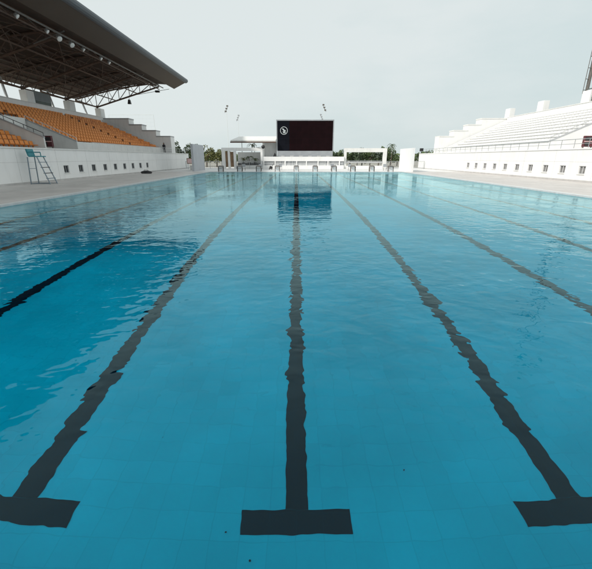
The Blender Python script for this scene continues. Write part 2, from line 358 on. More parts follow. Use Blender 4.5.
def stand(s, X, va, vb, win_y, label, tm):
    side = 'left' if s < 0 else 'right'
    root = thing('grandstand', (s * X, 34, DZ), label, 'grandstand')
    x = lambda d: s * (X + d)
    # front wall with window openings
    w = MB(); wz0, wz1 = .64, 1.22
    w.box(x(0), x(.3), -12, 68, DZ, wz0).box(x(0), x(.3), -12, 68, wz1, WT)
    ys = [-12.0]
    for y in sorted(win_y): ys += [y - .35, y + .35]
    ys.append(68.0)
    for i in range(0, len(ys), 2): w.box(x(0), x(.3), ys[i], ys[i + 1], wz0, wz1)
    w.build('front_wall', M['wall'], root)
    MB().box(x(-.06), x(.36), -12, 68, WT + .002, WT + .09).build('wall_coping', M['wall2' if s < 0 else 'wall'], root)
    MB().box(x(-.012), x(0.001), -12, 68, DZ, DZ + .14).build('plinth', M['conc'], root)
    jt = MB().box(x(-.003), x(.001), -11.9, 67.9, 1.50, 1.515)
    yj = win_y[0] - 1.08 - 4.33 * 9
    while yj < 67:
        jt.box(x(-.004), x(.001), yj - .008, yj + .008, DZ + .141, WT); yj += 4.33
    jt.build('panel_joints', M['conc'], root)
    for y in sorted(win_y):
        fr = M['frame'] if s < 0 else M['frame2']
        f = MB(); a, b = y - .35, y + .35
        f.box(x(.06), x(.12), a, b, wz0, wz0 + .05).box(x(.06), x(.12), a, b, wz1 - .05, wz1)
        for c in (a, y - .03, b - .05): f.box(x(.062), x(.118), c, c + (.05 if c != y - .03 else .06), wz0 + .05, wz1 - .05)
        wf = f.build('window', fr, root)
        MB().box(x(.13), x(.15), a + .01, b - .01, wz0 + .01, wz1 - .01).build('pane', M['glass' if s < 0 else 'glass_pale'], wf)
        MB().box(x(-.05), x(.06), a - .04, b + .04, wz0 - .05, wz0 - .001).build('sill', M['wall2'], wf)
    # walkway
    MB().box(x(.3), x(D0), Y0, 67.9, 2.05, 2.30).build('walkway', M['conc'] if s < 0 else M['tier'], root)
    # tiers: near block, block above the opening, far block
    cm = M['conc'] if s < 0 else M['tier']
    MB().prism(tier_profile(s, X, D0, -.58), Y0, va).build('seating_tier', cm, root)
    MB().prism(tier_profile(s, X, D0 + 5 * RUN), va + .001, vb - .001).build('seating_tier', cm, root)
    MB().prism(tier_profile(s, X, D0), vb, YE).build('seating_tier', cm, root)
    dm = D0 + 5 * RUN
    MB().box(x(D0), x(dm - .01), va + .002, vb - .002, 1.9, 2.29).build('gangway_floor', cm, root)
    MB().box(x(dm - .15), x(dm - .003), va + .2, vb - .2, 2.3, rake(dm) + .40).build('gangway_back_wall', M['wall2' if s < 0 else 'wall'], root)
    # raked parapets either side of the gangway opening
    for yy in (va, vb):
        y0, y1 = (yy - .16, yy + .004) if yy == va else (yy - .004, yy + .16)
        up = .28 if yy == vb else .42
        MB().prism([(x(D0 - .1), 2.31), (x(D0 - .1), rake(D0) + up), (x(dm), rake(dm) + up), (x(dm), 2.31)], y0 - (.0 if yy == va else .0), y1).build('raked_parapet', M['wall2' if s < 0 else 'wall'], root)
        MB().prism([(x(D0 - .12), rake(D0) + up + .002), (x(D0 - .12), rake(D0) + up + .09), (x(dm + .02), rake(dm) + up + .09), (x(dm + .02), rake(dm) + up + .002)], y0 - .03, y1 + .03).build('parapet_cap', M['cap'], root)
        r = MB(); ym = (y0 + y1) / 2
        for hh in (.40, .72):
            r.tube((x(D0 - .1), ym, rake(D0) + up + hh - .35), (x(dm), ym, rake(dm) + up + hh - .35), .028)
        for i in range(7):
            d = D0 - .1 + (dm - D0 + .1) * i / 6
            r.tube((x(d), ym, rake(d) + up - .02), (x(d), ym, rake(d) + up + .37), .022)
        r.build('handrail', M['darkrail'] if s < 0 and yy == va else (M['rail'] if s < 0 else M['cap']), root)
    # rear parapet and its columns
    dr = D0 + NR * RUN
    MB().box(x(dr), x(dr + .3), Y0, YE + .5, 5.6, 7.46).build('rear_parapet', M['wall'], root)
    MB().box(x(dr - .04), x(dr + .34), Y0, YE + .5, 7.462, 7.55).build('parapet_cap', M['wall2'], root)
    for yy in COLY:
        MB().box(x(dr + .36), x(dr + 1.15), yy - .3, yy + .95, 0, 8.8).build('column', M['wall'], root, bevel=.02)
    for a, b in (((vb, YE),) if s < 0 else ()):
        MB().box(x(D0 - .14), x(D0 - .002), a + .01, b - .01, 2.301, Z0 + .30).build('front_upstand', M['wall2' if s < 0 else 'wall'], root)
    # rear wall
    MB().box(x(dr + .31), x(dr + .6), Y0, YE + .5, 0, 5.7).build('rear_wall', M['wall2'], root)
    # end parapet following the rake, and the stepped end wall
    MB().prism([(x(D0 - .2), 2.3), (x(D0 - .2), rake(D0) + .35), (x(dr), rake(dr) + .5), (x(dr), 2.3)], YE + .001, YE + .25).build('raked_parapet', M['wall'], root)
    steps = [(0.31, 2.45, 4.80), (2.45, 4.5, 5.62), (4.5, 6.35, 6.44), (6.35, dr + .29, 7.28)]
    for a, b, z in steps:
        MB().box(x(a), x(b), YE + .62, YE + 2.4, 2.3, z).build('stepped_wall', M['wall'], root)
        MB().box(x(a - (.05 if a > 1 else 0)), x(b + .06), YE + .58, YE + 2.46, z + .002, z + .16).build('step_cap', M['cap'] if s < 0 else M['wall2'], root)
    # walkway railing on top of the front wall
    r = MB(); ry = 36.5 if s < 0 else Y0; yy = ry
    while yy < 66:
        if True: r.tube((x(.15), yy, WT + .08), (x(.15), yy, WT + .75), .014 if s < 0 else .022)
        yy += 1.5
    r.tube((x(.15), ry, WT + .75), (x(.15), 66.5, WT + .75), .018 if s < 0 else .024).tube((x(.15), ry, WT + .42), (x(.15), 66.5, WT + .42), .010 if s < 0 else .018)
    r.build('railing', M['rail'] if s < 0 else M['galv'], root)
    return root

LW = [31.55 + 2.165 * k for k in range(9)]
RW = [28.9 + 2.15 * k for k in range(10)]
stand(-1, 18.9, 31.9, 36.4, LW, 'tiered white and grey grandstand with orange seats under the dark roof', 'left')
stand(1, 21.5, 30.3, 35.6, RW, 'bright white uncovered grandstand with white seats opposite the roofed stand', 'right')

# ---- seats
def seat_mb():
    m = MB()
    # facing -x (local), seat pan then back, with side ribs; local origin at tread
    pan = [(-.22, .40), (-.22, .43), (-.05, .415), (.17, .44), (.17, .405), (-.05, .38)]
    m.prism(pan, -.19, .19)
    back = [(.17, .42), (.145, .44), (.20, .73), (.23, .73), (.235, .68), (.20, .42)]
    m.prism(back, -.20, .20)
    m.prism([(-.23, .40), (-.23, .45), (.10, .47), (.12, .40)], -.212, -.191)
    m.prism([(-.23, .40), (-.23, .45), (.10, .47), (.12, .40)], .191, .212)
    m.box(.02, .12, -.03, .03, 0, .41)
    return m
def seat_group(s, X, va, vb, mt, colour, where):
    base = seat_mb()
    v = [(p[0] * (1 if s > 0 else -1), p[1], p[2]) for p in base.v]
    f = [q if s > 0 else q[::-1] for q in base.f]
    me = bpy.data.meshes.new('stadium_seat'); me.from_pydata(v, [], f); me.update(); me.materials.append(mt)
    spots = []
    for k in range(NR):
        xx = s * (X + D0 + k * RUN + .50); zz_ = Z0 + k * RISE
        for blk, (a, b) in enumerate(((Y0 + .4, va - .45), (va + .3, vb - .3), (vb + .45, YE - .4))):
            if blk == 1 and k < 6: continue
            zz = zz_ - (.58 if blk == 0 else 0)
            y = a; n_ = 0; tot = int((b - a) / .52) + 1
            while y < b:
                n_ += 1
                if not (49.5 < y < 50.1) and not (21.5 < y < 22.3):
                    dd = Vector((xx, y, zz + .5 - EYE)); p = R(19.1)
                    dep = dd.y * math.cos(p) - dd.z * math.sin(p)
                    u = 366 * dd.x / dep
                    vis = abs(u) < 297
                    spots.append((not vis, dd.length, xx, y, zz, k, blk, (tot - n_ + 1) if blk == 0 else n_))
                y += .52
    spots.sort(key=lambda q: (q[0], q[1]))
    ords = ['lowest', 'second', 'third', 'fourth', 'fifth', 'sixth', 'seventh', 'eighth', 'ninth', 'topmost']
    blkn = ['before', 'above', 'beyond']
    for q in spots[:300]:
        o = bpy.data.objects.new('stadium_seat', me); C.objects.link(o); o.location = q[2:5]
        o['_w'] = tuple(q[2:5])
        nn = q[7]; sf = 'th' if 10 < nn < 20 else {1: 'st', 2: 'nd', 3: 'rd'}.get(nn % 10, 'th')
        tag(o, f'{colour} seat {blkn[q[6]]} the gangway opening, {ords[q[5]]} row, {nn}{sf} seat ' + ('from its near end' if q[6] == 1 else 'from the opening'), 'stadium seat', f'{colour} seats of the {where}')
    vv = np.array(v); out_v = []; out_f = []
    for i, q in enumerate(spots[300:]):
        out_v.append(vv + np.array(q[2:5])); out_f += [tuple(j + i * len(v) for j in ff) for ff in f]
    if out_v:
        m2 = bpy.data.meshes.new('stadium_seats'); m2.from_pydata(np.concatenate(out_v).tolist(), [], out_f); m2.update(); m2.materials.append(mt)
        o = bpy.data.objects.new('seat_rows', m2); C.objects.link(o)
        tag(o, f'farther rows of {colour} plastic seats climbing the {where}', 'stadium seats', kind='stuff')
seat_group(-1, 18.9, 31.9, 36.4, M['orange'], 'orange', 'roofed stand')
ordr = ['lowest', 'second', 'third', 'fourth', 'fifth', 'sixth', 'seventh', 'eighth', 'ninth', 'topmost']
for k in range(NR):
    for blk, (a, b) in enumerate(((Y0 + .4, 30.3 - .45), (30.3 + .3, 35.6 - .3), (35.6 + .45, YE - .4))):
        if blk == 1 and k < 6: continue
        if blk == 0 and k > 7: continue
        x0 = 21.5 + D0 + k * RUN + .28; z0 = Z0 + k * RISE - (.58 if blk == 0 else 0)
        bn = thing('stand_bench', (x0, (a + b) / 2, z0), f'long white bench in the {ordr[k]} row of the uncovered stand, ' + ['before the gangway', 'above the gangway', 'beyond the gangway'][blk], 'bench', 'white benches of the uncovered stand')
        MB().box(x0, x0 + .40, a, b, z0 + .36, z0 + .42).build('seat', M['white_plastic'], bn)
        sb = MB().box(x0 + .14, x0 + .28, a + .1, b - .1, z0 + .001, z0 + .359)
        sb.build('support', M['tier'], bn)
        sv = MB(); y = a
        while y < b - .5: sv.box(x0 + .33, x0 + .38, y + .04, y + .46, z0 + .421, z0 + .62); y += .52
        sv.build('backrest', M['white_plastic'], bn)

# ------------------------------------------------------------------ the roof over the left stand
roof = thing('stand_roof', (-29.4, 34, 8.86), 'huge dark cantilevered steel roof over the orange seats', 'roof')
RP = [(-19.2, 12.0), (-22.0, 12.15), (-25.5, 11.75), (-29.4, 10.95), (-33.2, 10.1)]     # underside
def zu(x):
    for (a, za), (b, zb) in zip(RP, RP[1:]):
        if b <= x <= a: return za + (zb - za) * (a - x) / (a - b)
    return RP[-1][1]
prof = RP + [(x, z + .35) for x, z in RP[::-1]]
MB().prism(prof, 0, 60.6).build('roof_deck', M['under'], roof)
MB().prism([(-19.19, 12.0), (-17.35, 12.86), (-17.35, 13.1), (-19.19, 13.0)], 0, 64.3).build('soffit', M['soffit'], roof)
nose = [(-17.345, 12.80), (-17.15, 12.84), (-16.99, 12.95), (-16.93, 13.12), (-16.98, 13.30), (-17.14, 13.42), (-17.345, 13.45)]
MB().prism(nose, -.1, 64.4).build('fascia', M['fascia'], roof, smooth=False)
MB().prism([(-17.35, 13.11), (-17.35, 13.44), (-19.3, 13.2), (-19.3, 13.01)], -.05, 64.35).build('roof_sheet', M['fascia'], roof)
for yy in COLY:
    tr = MB(); y = yy
    lo = [(-20.3, 11.72), (-29.9, 8.98), (-33.0, 9.9)]
    up = [(x, zu(x) - .12) for x in (-20.3, -22, -24, -26, -28, -29.9, -31.5, -33.0)]
    for a, b in zip(up, up[1:]): tr.tube((a[0], y, a[1]), (b[0], y, b[1]), .10)
    for a, b in zip(lo, lo[1:]): tr.tube((a[0], y, a[1]), (b[0], y, b[1]), .11)
    def zl(x): return 11.72 + (8.98 - 11.72) * (-20.3 - x) / 9.6 if x > -29.9 else 8.98 + (-29.9 - x) / 3.1 * .92
    xs = [-21.6, -23.2, -24.8, -26.4, -28.0, -29.9, -31.5]
    for i, xq in enumerate(xs):
        tr.tube((xq, y, zl(xq)), (xq, y, zu(xq) - .1), .05)
        if i + 1 < len(xs): tr.tube((xq, y, zu(xq) - .1), (xs[i + 1], y, zl(xs[i + 1])), .05)
    tr.tube((-29.9, y, 8.5), (-29.9, y, 9.2), .16)
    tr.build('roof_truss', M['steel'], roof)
    MB().tube((-32.5, y + .6, 10.2), (-30.45, y - 1.7, 6.9), .14).build('raking_strut', M['rail'], roof)
# longitudinal lattice beams
for k, (xb, dep) in enumerate(((-20.3, .55), (-23.6, 1.0), (-26.8, 1.5), (-29.9, 1.9))):
    lb = MB(); zt = zu(xb) - .15; zb = zt - dep if k < 3 else 8.98
    lb.tube((xb, 6.5, zb), (xb, 60.6, zb), .075).tube((xb, 6.5, zt), (xb, 60.6, zt), .06)
    y = 6.6; i = 0
    while y + 1.6 < 60.8:
        lb.tube((xb, y, zb if i % 2 else zt), (xb, y + 1.6, zt if i % 2 else zb), .035); y += 1.6; i += 1
    lb.build('lattice_beam', M['steel'], roof)
pl = MB()
for xp in (-21.2, -22.2, -24.6, -25.7, -27.8, -28.9, -31.0, -32.0):
    pl.box(xp - .05, xp + .05, 6.2, 60.5, zu(xp) - .16, zu(xp) - .02)
pl.build('purlins', M['steel'], roof)
br = MB()
for a, b in zip(COLY, COLY[1:]):
    for xa, xb in ((-20.6, -24.8), (-24.8, -29.6)):
        br.tube((xa, a, zu(xa) - .3), (xb, b, zu(xb) - .35), .04).tube((xb, a, zu(xb) - .33), (xa, b, zu(xa) - .28), .04)
        br.tube((xa, (a + b) / 2, zu(xa) - .5), (xb, (a + b) / 2, zu(xb) - 1.2), .045)
br.build('wind_bracing', M['steel'], roof)
cw = MB(); 
cw.tube((-19.6, 6.2, 11.5), (-19.6, 60.3, 11.5), .07)
cw.build('light_rail', M['steel2'], roof)
hg = MB()
for i in range(14):
    y = 8 + i * 4; hg.tube((-19.6, y, 11.5), (-20.3, y, zu(-20.3) - .1), .03)
hg.build('rail_hanger', M['steel2'], roof)
for y in (35.6, 52.4, 21.0):
    MB().tube((-19.3, y, 11.75), (-22.3, y + .4, 10.95), .05).build('outrigger', M['steel2'], roof)

# floodlights under the roof
fl0 = local_thing('floodlight', 'round floodlight hanging from the roof rail', 'floodlight', 'floodlights hanging under the stand roof')
ax = (.75, .12, -.65)
MB().lathe((0, 0, -.35), ax, [(-.30, .06), (-.22, .14), (-.05, .19), (.08, .24)]).build('housing', M['galv'], fl0, smooth=True)
MB().lathe((0, 0, -.35), ax, [(.081, .225), (.10, .20), (.11, .05)]).build('lens', M['lamp_glass'], fl0, smooth=True)
MB().tube((0, 0, 0), (0, 0, -.12), .025).tube((0, -.22, -.12), (0, .22, -.12), .02).tube((0, -.22, -.12), (0, -.22, -.36), .02).tube((0, .22, -.12), (0, .22, -.36), .02).build('bracket', M['steel2'], fl0)
fys = [30.4, 33.7, 35.2, 37.0, 38.9, 42.1, 43.8]
fln = ['nearest floodlight hanging under the roof edge', 'second floodlight along the roof rail, seen edge on', 'third floodlight along the roof rail, a large bright disc', 'fourth floodlight along the roof rail, pale round disc',
       'fifth floodlight along the roof rail, turned away', 'sixth floodlight along the roof rail, small bright spot', 'seventh floodlight along the roof rail, farthest bright spot']
for i, y in enumerate(fys):
    o = fl0 if i == 0 else copy_tree(fl0)
    o.location = (-19.6, y, 11.45); o['label'] = fln[i]
    o.rotation_euler.z = [.05, 0, -.6, -.5, .15, -.05, -.05][i]
    o.scale = ((.95 if i in (2, 3) else .72),) * 3
sp = thing('hanging_speaker', (-25.1, 61.0, 10.0), 'small black speaker hanging below the end truss of the roof', 'speaker')
MB().tube((-25.1, 61.0, 10.35), (-25.1, 61.0, 10.0), .03).build('bracket', M['steel'], sp)
MB().prism([(-25.35, 9.45), (-24.9, 9.45), (-25.0, 10.05), (-25.2, 10.05)], 60.8, 61.2).build('cabinet', M['black'], sp)
sp = thing('camera_arm', (-20.6, 61.2, 11.6), 'black camera on a thin arm at the roof end', 'camera')
MB().tube((-25.2, 61.2, 10.55), (-19.0, 61.2, 11.5), .03).build('arm', M['steel2'], sp)
MB().box(-21.1, -20.5, 61.0, 61.4, 11.05, 11.3).build('camera_body', M['black'], sp)

# grey green equipment box behind the top row, left; its partner, right
for s, xx, y0, y1, lb in ((-1, 29.8, 46.2, 49.2, 'dark grey green equipment cabin on the rear parapet beside the second column'),
                          (1, 32.2, 43.5, 45.3, 'grey louvred equipment cabin behind the uncovered stand, at the picture edge')):
    b = thing('equipment_cabin', (s * (xx + .5), (y0 + y1) / 2, 0), lb, 'cabin')
    MB().box(s * (xx - .02), s * (xx + 1.2), y0, y1, 0, 9.0).build('cabin_body', M['greenbox'], b)
    lv = MB()
    for k in range(7): lv.box(s * (xx - .06), s * (xx - .021), y0 + .12, y1 - .12, 8.05 + k * .13, 8.11 + k * .13)
    lv.build('louvre', M['grey'], b)

# tall mast on the right
m_ = thing('lighting_mast', (33.0, 46.3, 0), 'tall dark steel mast rising behind the uncovered stand', 'mast')
MB().tube((33.0, 46.3, 0), (32.6, 46.3, 24.5), .20, 10, .13).build('pole', M['steel2'], m_)
mb = MB()
for k in range(14):
    z = 9 + k * 1.1; mb.tube((32.2, 46.0, z), (32.85, 46.3, z), .03)
mb.tube((32.2, 46.0, 8.6), (32.2, 46.0, 24), .035).build('ladder', M['steel2'], m_)
mb = MB(); mb.box(31.0, 34.2, 46.1, 46.5, 24.4, 24.6)
mb.build('crossarm', M['steel2'], m_)
for k in range(4):
    MB().lathe((31.4 + k * .8, 46.2, 24.95), (-.8, -.4, -.5), [(-.25, .1), (0, .25), (.08, .27)]).build('lamp_head', M['galv'], m_)

# cabinets in the gangways
def cabinet(x, y, s, lb):
    c = thing('hose_cabinet', (x, y, 2.3), lb, 'cabinet', 'fire hose cabinets in the gangways')
    MB().box(x - .42, x + .42, y - .25, y, 2.72, 3.62).build('cabinet_body', M['maroon'], c, bevel=.015)
    MB().box(x - .34, x + .34, y - .275, y - .251, 3.22, 3.52).build('door', M['black'], c)
    MB().box(x - .34, x + .02, y - .275, y - .251, 2.80, 3.10).build('door', M['black'], c)
    MB().box(x - .44, x + .44, y - .27, y - .255, 3.13, 3.19).build('trim', M['pink'], c)
    lg = MB()
    for a in (-.36, .36): lg.box(x + a - .03, x + a + .03, y - .2, y - .05, 2.3, 2.72)
    lg.build('stand', M['steel2'], c)
cabinet(-21.85, 34.6, -1, 'maroon and black cabinet in the gangway of the orange seated stand')
cabinet(25.6, 34.6, 1, 'maroon and black cabinet in the gangway of the white stand')

# ------------------------------------------------------------------ lifeguard chair
lc = thing('lifeguard_chair', (-18.0, 26.7, DZ), 'tall teal lifeguard chair with metal ladder legs beside the white wall', 'lifeguard chair')
xr, xf, xt = -18.45, -17.12, -18.0; yn, yf = 26.35, 27.15
for y in (yn, yf):
    MB().tube((xr, y, DZ), (xr + .12, y + (.04 if y == yn else -.04), 1.86), .036).build('leg', M['alu'], lc)
    MB().tube((xf, y, DZ), (-17.70, y + (.06 if y == yn else -.06), 1.88), .036).build('ladder_rail', M['alu'], lc)
    MB().tube((xr, y, DZ + .05), (xf, y, DZ + .05), .022).build('ground_rail', M['alu'], lc)
MB().tube((xr, yn, DZ + .05), (xr, yf, DZ + .05), .022).build('ground_rail', M['alu'], lc)
for z in (.45, .80, 1.18, 1.52):
    f = (z - DZ) / (1.88 - DZ); xx = xf + (-17.70 - xf) * f
    MB().box(xx - .09, xx + .09, yn + .06 * f, yf - .06 * f, z - .02, z + .02).build('step', M['black'] if z in (.80, 1.18) else M['alu'], lc)
MB().tube((xr + .1, yn + .03, 1.1), (xr + .1, yf - .03, 1.1), .018).build('crossbar', M['alu'], lc)
MB().box(-18.27, -17.50, yn + .05, yf - .05, 1.86, 1.93).build('seat', M['teal'], lc, bevel=.02)
MB().prism([(-18.34, 1.92), (-18.22, 1.92), (-18.30, 2.38), (-18.42, 2.36)], yn + .08, yf - .08).build('backrest', M['teal'], lc, bevel=.02)
for y in (yn + .06, yf - .06):
    MB().tube((-18.34, y, 2.17), (-17.85, y, 2.17), .035).tube((-17.85, y, 2.17), (-17.85, y, 1.92), .03).build('armrest', M['teal'], lc)

# bag by the wall
bag = MB(); bag.lathe((-17.6, 44.9, DZ), (0, 0, 1), [(0, .30), (.12, .36), (.24, .30), (.33, .12)], 12)
for i, v in enumerate(bag.v): bag.v[i] = (-17.6 + (v[0] + 17.6) * 1.9, v[1], v[2])
bg = thing('sports_bag', (-17.6, 44.9, DZ), 'black sports bag lying on the deck by the white wall', 'bag')
bag.build('bag_body', M['black'], bg, smooth=True)
MB().tube((-17.9, 44.9, .3), (-17.8, 44.8, .46), .02).tube((-17.8, 44.8, .46), (-17.4, 44.8, .46), .02).tube((-17.4, 44.8, .46), (-17.3, 44.9, .3), .02).build('handle', M['black'], bg)

# ------------------------------------------------------------------ starting blocks
sb0 = local_thing('starting_block', 'starting block', 'starting block', 'starting blocks along the far end of the pool')
pf = MB().poly([(-.26, -.1, .62), (.26, -.1, .62), (.26, .55, .72), (-.26, .55, .72), (-.26, -.1, .67), (.26, -.1, .67), (.26, .55, .77), (-.26, .55, .77)],
               [(0, 3, 2, 1), (4, 5, 6, 7), (0, 1, 5, 4), (1, 2, 6, 5), (2, 3, 7, 6), (3, 0, 4, 7)]).build('platform', M['steel2'], sb0)
for sx_ in (-1, 1):
    MB().box(sx_ * .27, sx_ * .34, 0, .07, 0, .66).build('leg', M['steel2'], sb0)
    MB().box(sx_ * .27, sx_ * .34, .45, .52, 0, .72).build('leg', M['steel2'], sb0)
MB().box(-.2, .2, -.02, .45, 0, .58).build('pedestal', M['wall'], sb0)
MB().tube((-.22, -.12, .40), (.22, -.12, .40), .018).tube((-.22, -.12, .40), (-.22, .02, .64), .018).tube((.22, -.12, .40), (.22, .02, .64), .018).build('start_grip', M['steel2'], sb0)
blk_l = ['starting block at the far left pool corner', 'second starting block from the left pool corner', 'third starting block from the left, below the palms',
         'fourth starting block, just left of the big screen', 'starting block straight ahead, left below the screen centre', 'starting block below the right half of the screen',
         'starting block just right of the screen', 'third starting block from the right pool corner', 'second starting block from the right pool corner', 'starting block at the far right pool corner']
for k in range(10):
    o = sb0 if k == 0 else copy_tree(sb0)
    o.location = (-10 + 2.5 * k, 50.62, DZ + .012); o['label'] = blk_l[k]

# ------------------------------------------------------------------ blade walls at the far corners
tag(MB().box(-14.1, -13.8, 52.0, 58.0, DZ, 3.55).build('screen_wall', M['block'], bevel=.01), 'tall screen wall at the left pool corner, shade mixed into its grey', 'wall')
tag(MB().box(14.8, 15.1, 49.5, 55.5, DZ, 2.98).build('screen_wall', M['wall'], bevel=.01), 'bright white screen wall at the right pool corner', 'wall')
nb = thing('notice_board', (-17.4, 62.0, DZ), 'small brownish notice board standing near the shaded screen wall', 'notice board')
MB().box(-17.6, -16.6, 62, 62.06, .9, 1.75).build('board', M['brown'], nb)
for a in (-17.5, -16.75): MB().box(a, a + .05, 62.07, 62.12, DZ, 1.7).build('post', M['galv'], nb)
MB().box(-17.5, -16.7, 61.97, 61.999, 1.0, 1.65).build('sheet', M['pink'], nb)
wb = thing('storage_chest', (-15.6, 58.5, DZ), 'white storage chest on the deck left of the starting blocks', 'chest')
MB().box(-16.1, -14.9, 58.2, 58.9, DZ, .62).build('chest_body', M['white_plastic'], wb, bevel=.02)
MB().box(-16.13, -14.87, 58.17, 58.93, .622, .70).build('lid', M['white_plastic'], wb, bevel=.02)

# ------------------------------------------------------------------ far end: podium, screen, pavilion, frame
YB = 64.0
pod = thing('podium', (1.2, YB, DZ), 'low white podium wall under the big screen', 'podium')
MB().box(-5.55, 7.9, YB, YB + .25, 1.27, 1.98).build('parapet', M['wall'], pod)
MB().box(-5.55, 7.9, YB, YB + .25, DZ, .62).build('base_wall', M['wall'], pod)
MB().box(-5.55, 7.9, YB + .26, YB + 4, DZ, 1.9).build('inner_wall', M['grey'], pod)
x = -5.5; k = 0
while x < 7.9:
    MB().box(x, x + .16, YB + .003, YB + .247, .62, 1.27).build('pier', M['wall'], pod); x += 1.66 if k % 2 else 1.9; k += 1
mu = MB(); x = -5.3
while x < 7.8:
    if random.random() < .82: mu.box(x, x + .05, YB + .10, YB + .14, .621, 1.269)
    x += .22
mu.box(-5.4, 7.8, YB + .15, YB + .18, .92, .99).build('grille', M['rail'], pod)

def seams(m):
    t = m.node_tree; p = t.nodes['Principled BSDF']; src = p.inputs['Base Color'].links[0].from_socket
    g = N(t, 'ShaderNodeNewGeometry'); sp_ = N(t, 'ShaderNodeSeparateXYZ'); cb = N(t, 'ShaderNodeCombineXYZ')
    t.links.new(g.outputs['Position'], sp_.inputs[0]); t.links.new(sp_.outputs[0], cb.inputs[0]); t.links.new(sp_.outputs[2], cb.inputs[1])
    b = N(t, 'ShaderNodeTexBrick', offset=0.0); b.inputs['Scale'].default_value = 1; b.inputs['Brick Width'].default_value = .96; b.inputs['Row Height'].default_value = .96; b.inputs['Mortar Size'].default_value = .012
    b.inputs['Color1'].default_value = (1, 1, 1, 1); b.inputs['Color2'].default_value = (.75, .75, .75, 1); b.inputs['Mortar'].default_value = (1.7, 1.7, 1.7, 1)
    t.links.new(cb.outputs[0], b.inputs['Vector'])
    v = N(t, 'ShaderNodeVectorMath', operation='MULTIPLY'); t.links.new(src, v.inputs[0]); t.links.new(b.outputs['Color'], v.inputs[1]); t.links.new(v.outputs[0], p.inputs['Base Color'])
scr = thing('video_screen', (1.4, YB + .6, 1.98), 'big dark video screen with a round white emblem in a grey frame', 'video screen')
SX0, SX1, SZ0, SZ1 = -3.25, 6.12, 1.98, 7.62
MB().box(SX0, SX1, YB + .55, YB + 1.5, SZ0 + .9, SZ1).build('screen_housing', M['grey'], scr)
fb = MB(); fb.box(SX0, SX0 + .15, YB + .42, YB + .549, SZ0 + .9, SZ1).box(SX1 - .15, SX1, YB + .42, YB + .549, SZ0 + .9, SZ1)
fb.box(SX0 + .15, SX1 - .15, YB + .42, YB + .549, SZ1 - .17, SZ1).build('frame', M['grey'], scr)
MB().box(SX0 + .1, SX1 - .1, YB + .40, YB + 1.4, SZ0 - .1, SZ0 + .899).build('base_panel', M['grey'], scr)
sm = mat('screen_dark', (.0085, .0022, .0032), .4, .15, 1.5, spec=.08); sm2 = mat('screen_dark_blue', (.0065, .007, .011), .4, .15, 1.5, spec=.08)
seams(sm); seams(sm2)
MB().box(SX0 + 2.1, SX1 - .15, YB + .47, YB + .548, SZ0 + .9, SZ1 - .17).build('display_panel', sm, scr)
MB().box(SX0 + .15, SX0 + 2.099, YB + .47, YB + .548, SZ0 + .9, SZ1 - .17).build('display_panel', sm2, scr)
# emblem: ring and a slanted swimmer-like figure
cx, cz, ey = -2.02, 5.98, YB + .455; em = MB(); n = 28
ringv = []; 
for i in range(n):
    a = 2 * math.pi * i / n
    for r_ in (.53, .61): ringv.append((cx + math.cos(a) * r_, ey, cz + math.sin(a) * r_))
for i in range(n):
    r_ = .50; ringv.append
pts = ringv + [(p[0], ey + .014, p[2]) for p in ringv]; fs = []
for i in range(n):
    j = (i + 1) % n; a0, a1, b0, b1 = 2*i, 2*i+1, 2*j, 2*j+1; o_ = 2 * n
    fs += [(a0, a1, b1, b0), (a0+o_, b0+o_, b1+o_, a1+o_), (a1, a1+o_, b1+o_, b1), (a0, b0, b0+o_, a0+o_)]
em.poly(pts, fs)
def fig(poly):
    n_ = len(poly)
    em.poly([(cx + a, ey, cz + b) for a, b in poly] + [(cx + a, ey + .014, cz + b) for a, b in poly],
            [tuple(range(n_)), tuple(range(2*n_-1, n_-1, -1))] + [(i, n_+i, n_+(i+1) % n_, (i+1) % n_) for i in range(n_)])
fig([(-.30, .30), (-.12, .34), (.10, .10), (.30, -.42), (.12, -.36), (-.06, -.04), (-.20, .12)])
fig([(.02, .14), (.26, .06), (.34, -.14), (.16, -.02)])
fig([(-.22, -.16), (-.06, -.10), (.10, -.40), (-.06, -.40)])
em.build('emblem', mat('emblem_white', (.50, .54, .54), .5, .03, 3), scr)
ft = MB()
for i in range(6): ft.box(SX0 + .7 + i * 1.5, SX0 + 1.3 + i * 1.5, YB + .3, YB + .399, SZ0 + .02, SZ0 + .14)
ft.build('foot_bracket', M['frame2'], scr)

pv = thing('pavilion', (-7, 66, DZ), 'white pavilion with a thin flat roof left of the big screen', 'pavilion')
MB().poly([(-10.7, YB - .2, 4.12), (-3.35, YB - .2, 4.12), (-3.35, YB + 6, 5.12), (-10.1, YB + 6, 5.12), (-10.7, YB - .2, 4.5), (-3.35, YB - .2, 4.5), (-3.35, YB + 6, 5.4), (-10.1, YB + 6, 5.4)],
          [(0, 3, 2, 1), (4, 5, 6, 7), (0, 1, 5, 4), (1, 2, 6, 5), (2, 3, 7, 6), (3, 0, 4, 7)]).build('roof', M['wall2'], pv)
MB().box(-10.75, -3.3, YB - .3, YB - .201, 4.10, 4.30).build('fascia', M['steel'], pv)
MB().box(-5.55, -3.3, YB + 1.6, YB + 1.9, 1.98, 4.35).build('wall', M['wall2'], pv)
MB().box(-5.55, -5.3, YB + .3, YB + 1.599, 1.98, 4.2).build('side_wall', M['wall2'], pv)
for xx in (-9.6, -7.4): MB().tube((xx, YB + 5, DZ), (xx, YB + 5, 5.0), .07).build('post', M['mast'], pv)

